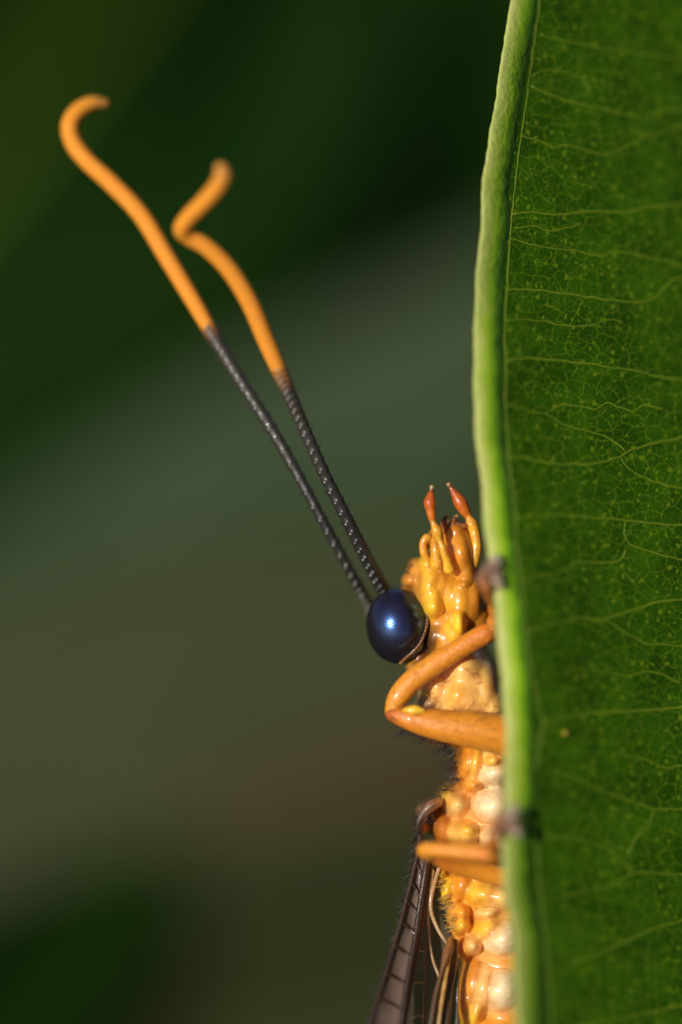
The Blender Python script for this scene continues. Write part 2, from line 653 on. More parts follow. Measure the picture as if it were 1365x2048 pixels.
# undergrowth: uncountable leaves further back
rng = random.Random(3)
UV_, UF_ = [], []
for i in range(2600):
    d = rng.uniform(17, 36)
    c = Vector((rng.uniform(-13, 13), d, rng.uniform(-16, 12) + (d - 17) * 0.1))
    ax = Vector((rng.gauss(0, 1), rng.gauss(0, .5), rng.gauss(0.2, 1))).normalized()
    up = (Vector((0.7, -0.55, 0.3)) + Vector((rng.gauss(0, .5), rng.gauss(0, .5), rng.gauss(0, .5)))).normalized()
    sd = ax.cross(up).normalized()
    up = sd.cross(ax)
    L, Wd = rng.uniform(1.6, 3.4), rng.uniform(0.5, 1.1)
    o = len(UV_)
    for t, h in ((0, 0.02), (0.25, 0.8), (0.5, 1.0), (0.75, 0.7), (1, 0.02)):
        cc = c + ax * L * (t - 0.5) + up * (0.25 * math.sin(math.pi * t))
        UV_ += [cc - sd * Wd * h * 0.5 + up * 0.12 * h, cc, cc + sd * Wd * h * 0.5 + up * 0.12 * h]
    for k in range(4):
        a = o + 3 * k
        UF_ += [(a, a + 1, a + 4, a + 3), (a + 1, a + 2, a + 5, a + 4)]
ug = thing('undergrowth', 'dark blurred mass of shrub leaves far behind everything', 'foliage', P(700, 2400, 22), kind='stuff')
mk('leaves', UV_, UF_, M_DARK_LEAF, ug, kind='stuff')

# ---------------------------------------------------------------- the near leaf the insect clings to
EDGE = [(1900, -1750), (1560, -1330), (1300, -880), (1140, -480), (1060, -180), (1022, 0), (1012, 60), (1003, 115), (990, 200), (978, 270), (968, 340), (963, 420),
        (958, 490), (953, 560), (948, 630), (947, 700), (947, 780), (950, 850), (957, 930), (965, 1000), (970, 1060), (976, 1120),
        (985, 1190), (993, 1260), (1002, 1350), (1007, 1430), (1011, 1500), (1009, 1590), (1003, 1680), (1006, 1760), (1018, 1830),
        (1025, 1900), (1027, 1980), (1031, 2048), (1050, 2250), (1110, 2600), (1260, 3000), (1520, 3400), (1900, 3750)]
MID_X = 1900.0
EY = np.array([e[1] for e in EDGE], float)
EX = np.array([e[0] for e in EDGE], float)


def edge_x(y):
    return float(np.interp(y, EY, EX))


def leaf_d(x, y):
    """depth of the blade's visible face"""
    base = 0.577 * (x - 1000) / PPU - 0.17 * (y - 100) / PPU
    fr = 0.022 * noise.noise(Vector((x * .006, y * .006, 1.3))) + 0.05 * math.sin(y * .0035 + 0.6)
    r = (x - MID_X) / 900
    return base + fr * min(1.0, max(0.0, (x - edge_x(y)) / 60)) - (0.10 * (1 - min(1, abs(r))) ** 2)


leaf = thing('leaf', 'big dark green leaf with pale thick margin, gripped by the orange lacewing', 'leaf', P(1900, 3750, leaf_d(1900, 3750)))
ys = [float(v) for v in np.concatenate([np.linspace(-1750, -60, 40), np.linspace(-40, 2100, 190), np.linspace(2130, 3750, 40)])]
NA = 70
V, F, UVs = [], [], []
for y in ys:
    xe = edge_x(y) + 18
    for side in (0, 1):
        for j in range(NA + 1):
            t = j / NA
            if side == 0:
                x = xe + (MID_X - xe) * (t ** 1.35)
            else:
                if j == 0:
                    continue
                x = MID_X + (MID_X - xe) * (1 - (1 - t) ** 1.35)
            V.append(P(x, y, leaf_d(x, y) + 0.008))
            UVs.append((x / 100 * 1.15, -y / 100))
wd = 2 * NA + 1
for i in range(len(ys) - 1):
    for j in range(wd - 1):
        a = i * wd + j
        F.append((a, a + wd, a + wd + 1, a + 1))
blade = mk('blade', V, F, M_BLADE, leaf, uvs=UVs)
so_ = blade.modifiers.new('thickness', 'SOLIDIFY')
so_.thickness = 0.045
so_.offset = -1.0
# margins: thickened pale rim that eases down into the blade (visible side and the opposite side)
PROF = [(52, -17), (30, -17), (12, -14), (3, -8), (0, -2), (2, 3), (6, 6), (12, 8), (20, 9), (28, 9), (35, 8), (42, 6), (48, 4), (54, 1.5), (60, -1.5), (66, -6)]
RIMC_GLOW = lerp3([(0, (0.36, 0.38, 0.12)), (12, (0.42, 0.46, 0.12)), (23, (0.36, 0.46, 0.05)), (35, (0.24, 0.42, 0.006)), (44, (0.12, 0.28, 0.004)), (52, (0.035, 0.11, 0.002)), (60, (0.010, 0.048, 0.0012)), (90, (0.008, 0.042, 0.001))])  # pale edge is its own; transmitted glow is put into the inner green
for mirror in (0, 1):
    V, F, cols = [], [], []
    my = [float(v) for v in np.concatenate([np.linspace(-1750, -60, 50), np.linspace(-50, 2100, 420), np.linspace(2120, 3750, 50)])]
    for y in my:
        sc_ = 1.0 + 0.10 * noise.noise(Vector((0, y * .008, 4))) + 0.05 * noise.noise(Vector((0, y * .04, 9)))
        sc_ *= min(1, max(0.15, min(y + 1750, 3750 - y) / 500)) * (0.92 + 0.14 * min(1, max(0, (y - 200) / 1500)))
        xe = edge_x(y) + 4.0 * noise.noise(Vector((3, y * .012, 0))) + 1.4 * noise.noise(Vector((3, y * .06, 0)))
        for q, (o_, h_) in enumerate(PROF):
            hh = h_ * sc_ + (1.3 * noise.noise(Vector((o_ * .09, y * .05, 2))) + 0.8 * noise.noise(Vector((o_ * .2, y * .13, 6))) if 0 < h_ else 0)
            x = xe + o_ * sc_
            if mirror:
                x = 2 * MID_X - x
            p = P(x, y, leaf_d(x, y) + 0.006 - hh / PPU)
            V.append(p)
            cols.append(RIMC_GLOW(o_ + 5 * noise.noise(Vector((o_ * .04, y * .03, 12)))) if q > 2 else (0.10, 0.22, 0.02))
    m_ = len(PROF)
    for i in range(len(my) - 1):
        for j in range(m_ - 1):
            a = i * m_ + j
            F.append((a, a + 1, a + 1 + m_, a + m_) if not mirror else (a, a + m_, a + 1 + m_, a + 1))
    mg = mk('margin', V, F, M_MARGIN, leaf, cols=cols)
    if not mirror:
        mg['label'] = 'thick pale green rounded leaf edge'

# veins: raised ridges sunk in the blade's face
VEINS = [
    (3.4, [(1082, -60), (1078, 20), (1068, 90), (1060, 150), (1048, 240), (1036, 320), (1026, 410), (1019, 500), (1013, 590), (1010, 660), (1012, 724), (1012, 800), (1015, 860), (1017, 912),
           (1026, 980), (1032, 1040), (1034, 1100), (1046, 1180), (1052, 1267), (1066, 1360), (1087, 1445), (1076, 1510), (1066, 1590), (1072, 1680), (1080, 1780), (1092, 1880), (1102, 1990), (1106, 2110)]),
    (3.6, [(1080, 68), (1130, 82), (1200, 95), (1290, 110), (1400, 118), (1640, 150)]),
    (3.8, [(1062, 172), (1100, 190), (1150, 206), (1195, 214), (1240, 226), (1288, 240), (1306, 224), (1335, 218), (1400, 217), (1650, 260)]),
    (3.4, [(1042, 270), (1075, 280), (1110, 295), (1140, 290), (1204, 310), (1240, 300), (1295, 272), (1380, 250), (1600, 330)]),
    (2.4, [(1066, 150), (1090, 140), (1130, 142), (1170, 160), (1185, 190)]),
    (4.4, [(1025, 428), (1060, 424), (1110, 430), (1190, 422), (1255, 426), (1300, 412), (1400, 410), (1700, 440)]),
    (2.6, [(1030, 456), (1070, 452), (1095, 462), (1130, 458), (1165, 446)]),
    (3.4, [(1019, 476), (1060, 488), (1110, 497), (1160, 503), (1208, 515), (1224, 501), (1290, 512), (1400, 540)]),
    (4.2, [(1013, 579), (1070, 579), (1100, 583), (1180, 594), (1277, 607), (1316, 595), (1344, 558), (1400, 552), (1700, 600)]),
    (2.8, [(1012, 641), (1067, 639), (1128, 652), (1185, 652), (1214, 638), (1250, 645)]),
    (4.6, [(1012, 724), (1035, 717), (1067, 716), (1140, 723), (1200, 731), (1271, 741), (1341, 758), (1420, 762), (1700, 800)]),
    (2.8, [(1016, 811), (1060, 822), (1092, 828), (1124, 808), (1160, 812), (1194, 821), (1212, 803), (1268, 826), (1286, 806), (1330, 820)]),
    (2.6, [(1092, 828), (1128, 850), (1160, 858), (1198, 868), (1230, 882), (1252, 902)]),
    (4.6, [(1017, 910), (1060, 919), (1121, 929), (1185, 929), (1242, 916), (1256, 902), (1309, 886), (1365, 875), (1420, 868), (1700, 880)]),
    (3.0, [(1242, 916), (1262, 942), (1300, 960), (1340, 972), (1400, 980)]),
    (4.0, [(1032, 1037), (1060, 1034), (1108, 1030), (1217, 1037), (1300, 1046), (1400, 1052), (1700, 1090)]),
    (3.0, [(1252, 1040), (1246, 1070), (1262, 1090), (1310, 1106), (1365, 1120), (1420, 1130)]),
    (3.2, [(1040, 1162), (1085, 1150), (1134, 1142), (1150, 1124), (1195, 1126), (1240, 1124), (1252, 1100)]),
    (4.4, [(1050, 1267), (1100, 1250), (1152, 1236), (1208, 1239), (1260, 1222), (1314, 1204), (1400, 1196), (1700, 1230)]),
    (2.8, [(1208, 1239), (1250, 1264), (1295, 1288), (1350, 1290), (1420, 1306)]),
    (2.6, [(1130, 1346), (1180, 1338), (1215, 1346), (1262, 1352), (1300, 1340), (1365, 1366)]),
    (4.8, [(1087, 1445), (1130, 1436), (1189, 1426), (1280, 1422), (1380, 1413), (1700, 1440)]),
    (3.4, [(1108, 1540), (1160, 1560), (1217, 1586), (1265, 1604), (1309, 1618), (1400, 1618), (1700, 1660)]),
    (3.0, [(1309, 1618), (1300, 1650), (1270, 1680), (1256, 1712)]),
    (2.8, [(1240, 1510), (1290, 1516), (1335, 1540), (1365, 1530), (1410, 1520)]),
    (3.8, [(1124, 1794), (1170, 1784), (1217, 1776), (1245, 1758), (1272, 1743), (1330, 1748), (1400, 1748), (1700, 1790)]),
    (3.2, [(1272, 1743), (1240, 1716), (1200, 1690), (1150, 1676), (1090, 1672)]),
    (4.0, [(1147, 1928), (1200, 1906), (1254, 1882), (1310, 1856), (1380, 1836), (1700, 1830)]),
    (3.6, [(1150, 2056), (1207, 2044), (1290, 2026), (1400, 2006), (1700, 1990)]),
]
for yv in range(-1250, -50, 150):
    VEINS.append((4.0, [(edge_x(yv) + 70, yv), (edge_x(yv) + 200, yv + 10), (1700, yv + 70)]))
for yv in range(2200, 3300, 150):
    VEINS.append((4.0, [(edge_x(yv) + 70, yv), (edge_x(yv) + 200, yv - 10), (1700, yv + 40)]))
for vi, (r, pts) in enumerate(VEINS):
    n = max(8, int(sum(math.hypot(a[0] - b_[0], a[1] - b_[1]) for a, b_ in zip(pts, pts[1:])) / 7))
    s = polyline(pts, n)
    ctrl = []
    for k, (x, y) in enumerate(s):
        t = k / n
        x2 = x + 2.2 * noise.noise(Vector((x * .05, y * .05, vi)))
        y2 = y + 3.0 * noise.noise(Vector((x * .05, y * .05, vi + 50)))
        rr = r * (0.78 + 0.35 * noise.noise(Vector((x * .08, y * .08, vi + 90)))) * (0.9 if vi == 0 else 0.72 + 0.45 * t)
        ctrl.append((x2, y2, leaf_d(x2, y2) + 0.008 + rr * 0.45 / PPU, rr))
    tube('vein', ctrl, M_VEIN, leaf, n=n, sides=6, caps=False)
mids = [(MID_X, y, leaf_d(MID_X, y) + 0.05, 14 + 10 * (y + 1750) / 5500) for y in np.linspace(-1740, 3750, 30)]
mids += [(1900, 3950, leaf_d(1900, 3750) + 0.1, 26), (1880, 4300, leaf_d(1900, 3750) + 0.5, 28), (1840, 4700, leaf_d(1900, 3750) + 1.4, 32)]
tube('blemish', [(1126, 1466, leaf_d(1130, 1466) + .004, 3), (1131, 1466, leaf_d(1130, 1466) + .002, 7), (1136, 1467, leaf_d(1136, 1466) + .004, 3)], M_PALP, leaf, n=8, sides=10, ramp=lambda t: (0.26, 0.20, 0.008))
tube('midrib', mids, M_VEIN, leaf, n=120, sides=10)

# ---------------------------------------------------------------- the lacewing
bug = thing('lacewing', 'orange lacewing with dark blue shiny eye and long black antennae tipped orange', 'lacewing', P(980, 2048, 0.35))

PEARL = (0.88, 0.69, 0.42)
PRO = (0.86, 0.47, 0.13)
CREAM = (0.84, 0.60, 0.32)
WHITE = (0.90, 0.76, 0.52)
PALE = (0.86, 0.53, 0.19)
YEL = (0.86, 0.47, 0.035)
BYEL = (0.90, 0.56, 0.03)
AMB = (0.78, 0.32, 0.03)
ORA = (0.72, 0.25, 0.018)
DORA = (0.48, 0.14, 0.012)
BRN = (0.20, 0.065, 0.018)
DRK = (0.03, 0.016, 0.010)
GRYB = (0.30, 0.17, 0.10)

# (x, y, front depth, rx, ry(depth), rz in px, tilt degrees, colour)
B = [
    # head capsule
    (842, 1228, 0.05, 62, 150, 72, 0, AMB), (800, 1228, 0.16, 56, 95, 52, 0, BRN), (880, 1235, 0.03, 66, 150, 66, 0, AMB),
    (866, 1270, 0.01, 26, 120, 46, -20, DRK), (838, 1312, 0.05, 26, 90, 28, -25, BRN), (826, 1334, 0.03, 16, 40, 15, 0, (0.42, 0.19, 0.03)),
    (886, 1280, 0.00, 26, 120, 52, 20, AMB),
    # clypeus side, maxilla
    (820, 1160, 0.05, 19, 60, 17, 25, (0.60, 0.25, 0.035)), (836, 1140, 0.06, 22, 70, 26, 20, AMB), (842, 1178, 0.03, 16, 70, 40, 0, (0.50, 0.21, 0.03)),
    (853, 1128, 0.00, 15, 50, 20, 10, YEL), (859, 1168, -0.02, 21, 60, 46, -10, YEL), (868, 1214, -0.04, 16, 40, 20, 0, BYEL), (866, 1195, -0.02, 16, 50, 26, -8, YEL),
    (880, 1175, 0.0, 24, 80, 60, -5, AMB), (874, 1110, 0.03, 16, 60, 40, 5, AMB), (896, 1185, 0.0, 26, 90, 56, 0, (0.82, 0.40, 0.03)),
    # labium
    (921, 1107, -0.03, 35, 110, 60, 4, (0.70, 0.27, 0.018)), (904, 1092, 0.0, 30, 90, 48, 0, (0.74, 0.30, 0.02)), (931, 1142, 0.0, 27, 80, 44, -5, (0.66, 0.27, 0.02)),
    (912, 1062, 0.01, 26, 70, 22, -10, DORA),
    (918, 1200, -0.02, 38, 120, 62, 0, (0.80, 0.37, 0.025)), (936, 1200, 0.0, 32, 120, 66, 0, (0.62, 0.25, 0.018)), (917, 1244, -0.045, 17, 60, 36, 5, BYEL),
    (958, 1230, 0.06, 38, 100, 70, 0, (0.52, 0.20, 0.016)), (905, 1265, -0.02, 36, 130, 42, 30, YEL),
    (928, 1168, -0.012, 14, 40, 5, 8, (0.40, 0.14, 0.015)), (880, 1122, -0.005, 8, 40, 26, 0, DORA), (950, 1195, 0.0, 18, 60, 44, 0, DORA),
    # neck and prothorax
    (912, 1300, -0.02, 58, 150, 50, 0, YEL), (925, 1335, -0.055, 60, 160, 62, -10, PRO), (926, 1392, -0.06, 84, 170, 90, 0, PRO),
    (966, 1380, -0.045, 40, 140, 78, 0, PRO), (984, 1412, -0.035, 40, 140, 56, 0, PRO), (915, 1389, -0.063, 17, 40, 25, -20, (0.88, 0.50, 0.05)), (872, 1370, -0.03, 38, 140, 56, 20, PRO),
    (858, 1404, 0.0, 26, 90, 18, 20, GRYB), (890, 1440, 0.0, 60, 160, 56, 0, AMB), (850, 1436, 0.12, 30, 100, 40, 0, BRN),
    # smooth trunk
    (1004, 1500, 0.02, 94, 170, 84, 0, AMB), (985, 1620, 0.02, 106, 170, 90, 0, AMB), (984, 1710, 0.02, 112, 170, 90, 0, AMB),
    (1000, 1800, 0.02, 104, 170, 90, 0, AMB), (1008, 1900, 0.02, 94, 170, 90, 0, AMB), (1012, 2010, 0.02, 88, 170, 100, 0, AMB),
    # connective and front of the mesothorax
    (932, 1520, -0.005, 22, 120, 60, -14, ORA), (950, 1522, -0.02, 18, 100, 48, -10, YEL),
    (986, 1540, -0.045, 54, 150, 38, 8, PEARL), (992, 1505, -0.035, 50, 140, 32, 8, PRO), (986, 1520, -0.05, 13, 30, 9, 20, BYEL), (945, 1565, -0.01, 26, 120, 20, 0, AMB),
    # mesothorax
    (900, 1592, 0.03, 24, 120, 22, 30, YEL), (915, 1605, -0.01, 30, 110, 31, 0, PALE), (985, 1606, -0.05, 60, 160, 50, 10, PEARL),
    (930, 1662, -0.025, 54, 150, 34, -8, (0.85, 0.45, 0.10)), (985, 1668, -0.04, 52, 150, 36, -10, CREAM), (936, 1656, -0.035, 24, 80, 15, -10, YEL),
    (884, 1655, 0.05, 20, 90, 40, 0, DORA), (862, 1612, 0.08, 20, 60, 16, 30, BRN), (860, 1640, 0.09, 18, 60, 28, 0, DRK), (846, 1622, 0.08, 14, 50, 14, 30, GRYB), (845, 1655, 0.07, 10, 30, 14, 0, DORA),
    (960, 1725, -0.02, 80, 170, 40, 0, ORA),
    (965, 1778, -0.03, 66, 160, 42, -8, YEL), (1000, 1785, -0.042, 56, 150, 36, -8, PALE), (922, 1762, 0.01, 28, 110, 46, -20, ORA),
    (882, 1748, 0.03, 8, 30, 22, -16, BYEL), (893, 1778, 0.03, 13, 40, 30, -14, BYEL), (905, 1815, 0.04, 11, 40, 34, -12, AMB), (912, 1850, 0.05, 11, 40, 32, -8, AMB),
    (924, 1822, 0.0, 15, 50, 17, 10, AMB), (924, 1848, 0.0, 16, 50, 18, 0, YEL),
    (975, 1820, -0.025, 30, 90, 14, 10, PALE),
    # metathorax
    (972, 1846, -0.02, 44, 150, 30, 30, YEL), (1004, 1866, -0.05, 62, 170, 52, 20, PEARL), (945, 1886, -0.025, 21, 80, 22, 0, PALE), (926, 1892, 0.01, 22, 90, 28, 20, ORA),
    (1000, 1968, -0.05, 62, 170, 64, -6, PEARL), (964, 1966, -0.025, 36, 140, 66, -10, PALE), (942, 1955, 0.0, 26, 120, 60, -10, ORA), (950, 2015, -0.005, 26, 120, 56, -20, YEL),
    (932, 1990, 0.02, 22, 100, 50, -10, ORA), (990, 2055, -0.03, 56, 150, 40, 0, AMB), (958, 2080, 0.0, 44, 130, 50, 0, AMB),
    # abdomen
    (1000, 2120, 0.0, 62, 150, 100, 0, PALE), (1012, 2290, 0.02, 58, 140, 110, 0, AMB), (1026, 2460, 0.04, 54, 130, 110, 0, AMB), (1040, 2630, 0.06, 48, 120, 110, 0, AMB), (1052, 2790, 0.10, 40, 100, 100, 0, DORA),
]


def build_body():
    bm = bmesh.new()
    recs = []
    for (x, y, f, rx, ry, rz, tilt, col) in B:
        dc = f + ry / PPU
        c = P(x, y, dc)
        rot = Matrix.Rotation(R(-tilt), 4, 'Y')
        m = Matrix.Translation(c) @ rot @ Matrix.Diagonal((rx / PPU, ry / PPU, rz / PPU, 1))
        bmesh.ops.create_icosphere(bm, subdivisions=3, radius=1.0, matrix=m)
        recs.append((m.inverted(), min(rx, ry, rz) / PPU, col))
    me = bpy.data.meshes.new('tmp')
    bm.to_mesh(me)
    bm.free()
    o = bpy.data.objects.new('tmp', me)
    COL.objects.link(o)
    rm = o.modifiers.new('r', 'REMESH')
    rm.mode = 'VOXEL'
    rm.voxel_size = 0.0085
    sm = o.modifiers.new('s', 'SMOOTH')
    sm.factor = 0.5
    sm.iterations = 4
    dg = bpy.context.evaluated_depsgraph_get()
    ev = o.evaluated_get(dg).to_mesh()
    n = len(ev.vertices)
    co = np.zeros(n * 3, dtype=np.float32)
    ev.vertices.foreach_get('co', co)
    co = co.reshape(-1, 3)
    faces = [tuple(p.vertices) for p in ev.polygons]
    o.evaluated_get(dg).to_mesh_clear()
    bpy.data.objects.remove(o)
    bpy.data.meshes.remove(me)
    h = np.c_[co, np.ones(n)]
    D = []
    for mi, r, c in recs:
        q = h @ np.array(mi).T
        D.append((np.linalg.norm(q[:, :3], axis=1) - 1) * r)
    D = np.array(D)
    cols = np.array([c for _, _, c in recs])
    wt = np.exp(-(D - D.min(axis=0)) / 0.007)
    wt /= wt.sum(axis=0)
    C = wt.T @ cols
    # sutures: amber seams where two plates meet
    srt = np.sort(D, axis=0)
    gap = srt[1] - srt[0]
    o2 = np.argsort(D, axis=0)[:2]
    diff = np.clip(np.linalg.norm(cols[o2[0]] - cols[o2[1]], axis=1) / 0.22, 0, 1)
    for wid, amt, seam in ((0.020, 0.45, (0.84, 0.44, 0.10)), (0.006, 0.55, (0.60, 0.21, 0.03))):
        k = (np.exp(-(gap / wid) ** 2) * diff)[:, None] * amt
        C = C * (1 - k) + np.minimum(C, np.array(seam)) * k
    # soften the joins: slide every vertex out to the blended surface
    K = 0.009
    nr = np.zeros((n, 3))
    fa = np.array([f[:4] for f in faces if len(f) == 4])
    for it in range(3):
        nr[:] = 0
        fn = np.cross(co[fa[:, 2]] - co[fa[:, 0]], co[fa[:, 3]] - co[fa[:, 1]])
        for q in range(4):
            np.add.at(nr, fa[:, q], fn)
        nr /= (np.linalg.norm(nr, axis=1)[:, None] + 1e-12)
        h = np.c_[co, np.ones(n)]
        Df = np.array([(np.linalg.norm((h @ np.array(mi).T)[:, :3], axis=1) - 1) * r for mi, r, c in recs])
        mn = Df.min(axis=0)
        f_ = mn - K * np.log(np.exp(-(Df - mn) / K).sum(axis=0)) + K * 0.3
        co = co - nr * np.clip(f_, -0.02, 0.02)[:, None] * 0.7
    return [Vector(v) for v in co], faces, C


bv, bf, bc = build_body()
body = mk('body', bv, bf, M_BODY, bug, cols=bc)

# compound eyes
def ellipsoid(name, x, y, d, rx, ry, rz, tilt, mat, parent, seg=48, ring=32):
    c = P(x, y, d)
    rot = Matrix.Rotation(R(-tilt), 3, 'Y')
    V, F = [], []
    for i in range(ring + 1):
        a = math.pi * i / ring
        for j in range(seg):
            b_ = 2 * math.pi * j / seg
            V.append(c + rot @ Vector((rx * math.sin(a) * math.cos(b_), ry * math.sin(a) * math.sin(b_), rz * math.cos(a))) / PPU)
    for i in range(ring):
        for j in range(seg):
            F.append((i * seg + j, (i + 1) * seg + j, (i + 1) * seg + (j + 1) % seg, i * seg + (j + 1) % seg))
    return mk(name, V, F, mat, parent)


EYE = (797, 1252, 0.10, 65, 68, 76, 4)
eye = ellipsoid('compound_eye', *EYE, M_EYE, bug)
ellipsoid('compound_eye', 800, 1246, 0.60, 58, 66, 74, 4, M_EYE, bug)


def on_eye(x, y, k=1.03):
    u = (x - EYE[0]) / (EYE[3] * k)
    v = (y - EYE[1]) / (EYE[5] * k)
    return EYE[2] - EYE[4] * k / PPU * math.sqrt(max(0.0, 1 - u * u - v * v))


RIM = [(841, 1170), (850, 1190), (854, 1214), (855, 1238), (851, 1262), (842, 1284), (828, 1302), (812, 1316), (802, 1326)]
rim = tube('eye_rim', [(x, y, on_eye(x, y, 1.02), 4.0) for x, y in RIM], M_PALP, eye, n=60, sides=8,
           ramp=lerp3([(0, (0.35, 0.14, 0.03)), (0.5, (0.09, 0.035, 0.016)), (1, (0.3, 0.12, 0.03))]))
s = catmull(RIM, 26)
BV, BF, BC = [], [], []
for k, (x, y) in enumerate(s):
    r = 2.0 * random.uniform(0.7, 1.2)
    vv, ff, _ = tube_data([(x - .3, y - .5, on_eye(x, y, 1.06) - .004, r), (x + .3, y + .5, on_eye(x, y, 1.06) - .004, r)], n=2, sides=8)
    o_ = len(BV)
    BV += vv
    BF += [tuple(i + o_ for i in f) for f in ff]
    BC += [(0.30, 0.15, 0.07)] * len(vv)
mk('rim_beads', BV, BF, M_PALP, eye, cols=BC, kind='stuff')

# antennae: ringed black stalk and thick orange tip
def antenna(stalk, club, nseg, rs):
    a = hold('antenna', bug)
    ringed = lambda t: 1.0 + 0.04 * math.cos(2 * math.pi * t * nseg)
    tube('stalk', stalk, M_ANT, a, n=nseg * 8, sides=14, mod=ringed,
         ramp=lerp3([(0, (0.008, 0.008, 0.008)), (0.4, (0.020, 0.019, 0.018)), (0.88, (0.055, 0.044, 0.036)), (1, (0.40, 0.17, 0.03))]))
    c = tube('orange_tip', club, M_CLUB, a, n=150, sides=16, mod=lambda t: 0.95 + 0.015 * math.cos(2 * math.pi * t * 42),
             ramp=lerp3([(0, (0.42, 0.17, 0.025)), (0.05, (0.74, 0.26, 0.014)), (0.85, (0.76, 0.28, 0.016)), (1, (0.66, 0.28, 0.05))]))
    # whorls of short bristles on every ring
    s = catmull(stalk, nseg)
    items = []
    for k in range(1, nseg):
        c0 = P(*s[k][:3])
        ax = (P(*s[k + 1][:3]) - P(*s[k - 1][:3])).normalized()
        u = ax.orthogonal().normalized()
        v = ax.cross(u)
        for j in range(9):
            an = j * 0.698 + k
            dr = u * math.cos(an) + v * math.sin(an)
            r = s[k][3] / PPU
            items.append((c0 + dr * r, dr + ax * 0.55, 0.020 * random.uniform(.7, 1.3), 0.0016))
    hairs('bristles', items, M_HAIR_BLACK, a)
    # sun glints put in as pale raised beads, facing sun and lens
    V, F, C_ = [], [], []
    for k in range(1, nseg):
        x, y, d, r = s[k]
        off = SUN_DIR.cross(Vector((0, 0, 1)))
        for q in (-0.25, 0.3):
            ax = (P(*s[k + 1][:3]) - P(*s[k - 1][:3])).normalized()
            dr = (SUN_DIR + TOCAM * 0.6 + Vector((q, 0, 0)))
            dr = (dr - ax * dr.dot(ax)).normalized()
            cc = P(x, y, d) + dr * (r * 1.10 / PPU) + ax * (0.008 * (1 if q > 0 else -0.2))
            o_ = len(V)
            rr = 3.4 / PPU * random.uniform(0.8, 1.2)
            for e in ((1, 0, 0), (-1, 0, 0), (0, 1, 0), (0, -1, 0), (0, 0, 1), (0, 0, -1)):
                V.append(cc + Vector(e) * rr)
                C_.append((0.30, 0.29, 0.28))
            for f in ((0, 2, 4), (2, 1, 4), (1, 3, 4), (3, 0, 4), (2, 0, 5), (1, 2, 5), (3, 1, 5), (0, 3, 5)):
                F.append(tuple(i + o_ for i in f))
    mk('glint_beads', V, F, M_ANT, a, cols=C_, kind='stuff')
    return a


antenna([(752, 1226, 0.40, 11), (737, 1206, 0.30, 10), (705, 1150, 0.20, 10), (640, 1030, 0.13, 10.5), (560, 885, 0.14, 12), (490, 775, 0.17, 13), (438, 690, 0.20, 14.5), (416, 652, 0.22, 16)],
        [(424, 668, 0.215, 14.5), (412, 645, 0.22, 16.5), (385, 598, 0.24, 18), (335, 515, 0.27, 19), (283, 430, 0.29, 19.5), (225, 368, 0.31, 19.5), (175, 322, 0.33, 19), (147, 285, 0.35, 19), (140, 250, 0.36, 18.5),
         (156, 222, 0.38, 17.5), (184, 206, 0.40, 15), (208, 206, 0.42, 10)], 38, 1)
antenna([(788, 1210, 0.30, 15), (772, 1188, 0.22, 14), (740, 1130, 0.12, 13.5), (700, 1050, 0.04, 13), (650, 950, -0.02, 12.5), (610, 860, -0.07, 12.5), (580, 790, -0.12, 14), (557, 738, -0.16, 16)],
        [(563, 752, -0.15, 14.5), (553, 728, -0.165, 17), (530, 675, -0.19, 18.5), (500, 605, -0.23, 19), (460, 540, -0.27, 19), (415, 495, -0.30, 18.5), (378, 474, -0.32, 18), (364, 458, -0.36, 17.5), (378, 435, -0.40, 17.5),
         (405, 408, -0.45, 17.5), (432, 378, -0.50, 17.5), (446, 352, -0.54, 17), (443, 338, -0.56, 13)], 34, 1)

# palps
TIPC = lerp3([(0, (0.82, 0.40, 0.03)), (0.45, (0.80, 0.36, 0.03)), (0.55, (0.62, 0.16, 0.012)), (0.85, (0.44, 0.085, 0.012)), (0.94, (0.14, 0.045, 0.015)), (1, (0.5, 0.3, 0.12))])
tube('palp', [(899, 1138, -0.03, 10.5), (893, 1118, -0.05, 7), (886, 1096, -0.055, 7), (880, 1080, -0.055, 5.2), (874, 1062, -0.06, 9), (867, 1046, -0.06, 5), (864, 1034, -0.06, 7), (862, 1022, -0.06, 8),
              (860, 1005, -0.06, 10.5), (862, 990, -0.06, 6.5), (863, 982, -0.06, 4), (864, 974, -0.06, 4)], M_PALP, bug, n=90, sides=14, mod=lambda t: 1.18, ramp=TIPC)
tube('palp', [(940, 1150, 0.06, 8), (950, 1118, 0.05, 9), (953, 1090, 0.05, 9.5), (950, 1066, 0.06, 9), (944, 1048, 0.06, 10), (938, 1035, 0.06, 6.5), (930, 1022, 0.06, 9.5),
              (920, 1003, 0.06, 11.5), (909, 986, 0.06, 7), (902, 975, 0.06, 4), (898, 969, 0.06, 4.2)], M_PALP, bug, n=90, sides=14, mod=lambda t: 1.18, ramp=TIPC)
tube('palp', [(854, 1120, 0.03, 8), (848, 1105, 0.02, 7), (847, 1088, 0.02, 7.5), (854, 1076, 0.02, 8), (861, 1080, 0.03, 7), (862, 1092, 0.05, 6)], M_PALP, bug, n=50, sides=12, mod=lambda t: 1.15,
     ramp=lerp3([(0, (0.8, 0.38, 0.03)), (1, (0.66, 0.25, 0.02))]))
tube('palp', [(874, 1130, 0.02, 11), (872, 1100, 0.01, 10), (872, 1080, 0.02, 8), (868, 1066, 0.05, 7), (862, 1070, 0.08, 6)], M_PALP, bug, n=40, sides=12, mod=lambda t: 1.15,
     ramp=lerp3([(0, (0.8, 0.38, 0.03)), (1, (0.42, 0.13, 0.015))]))
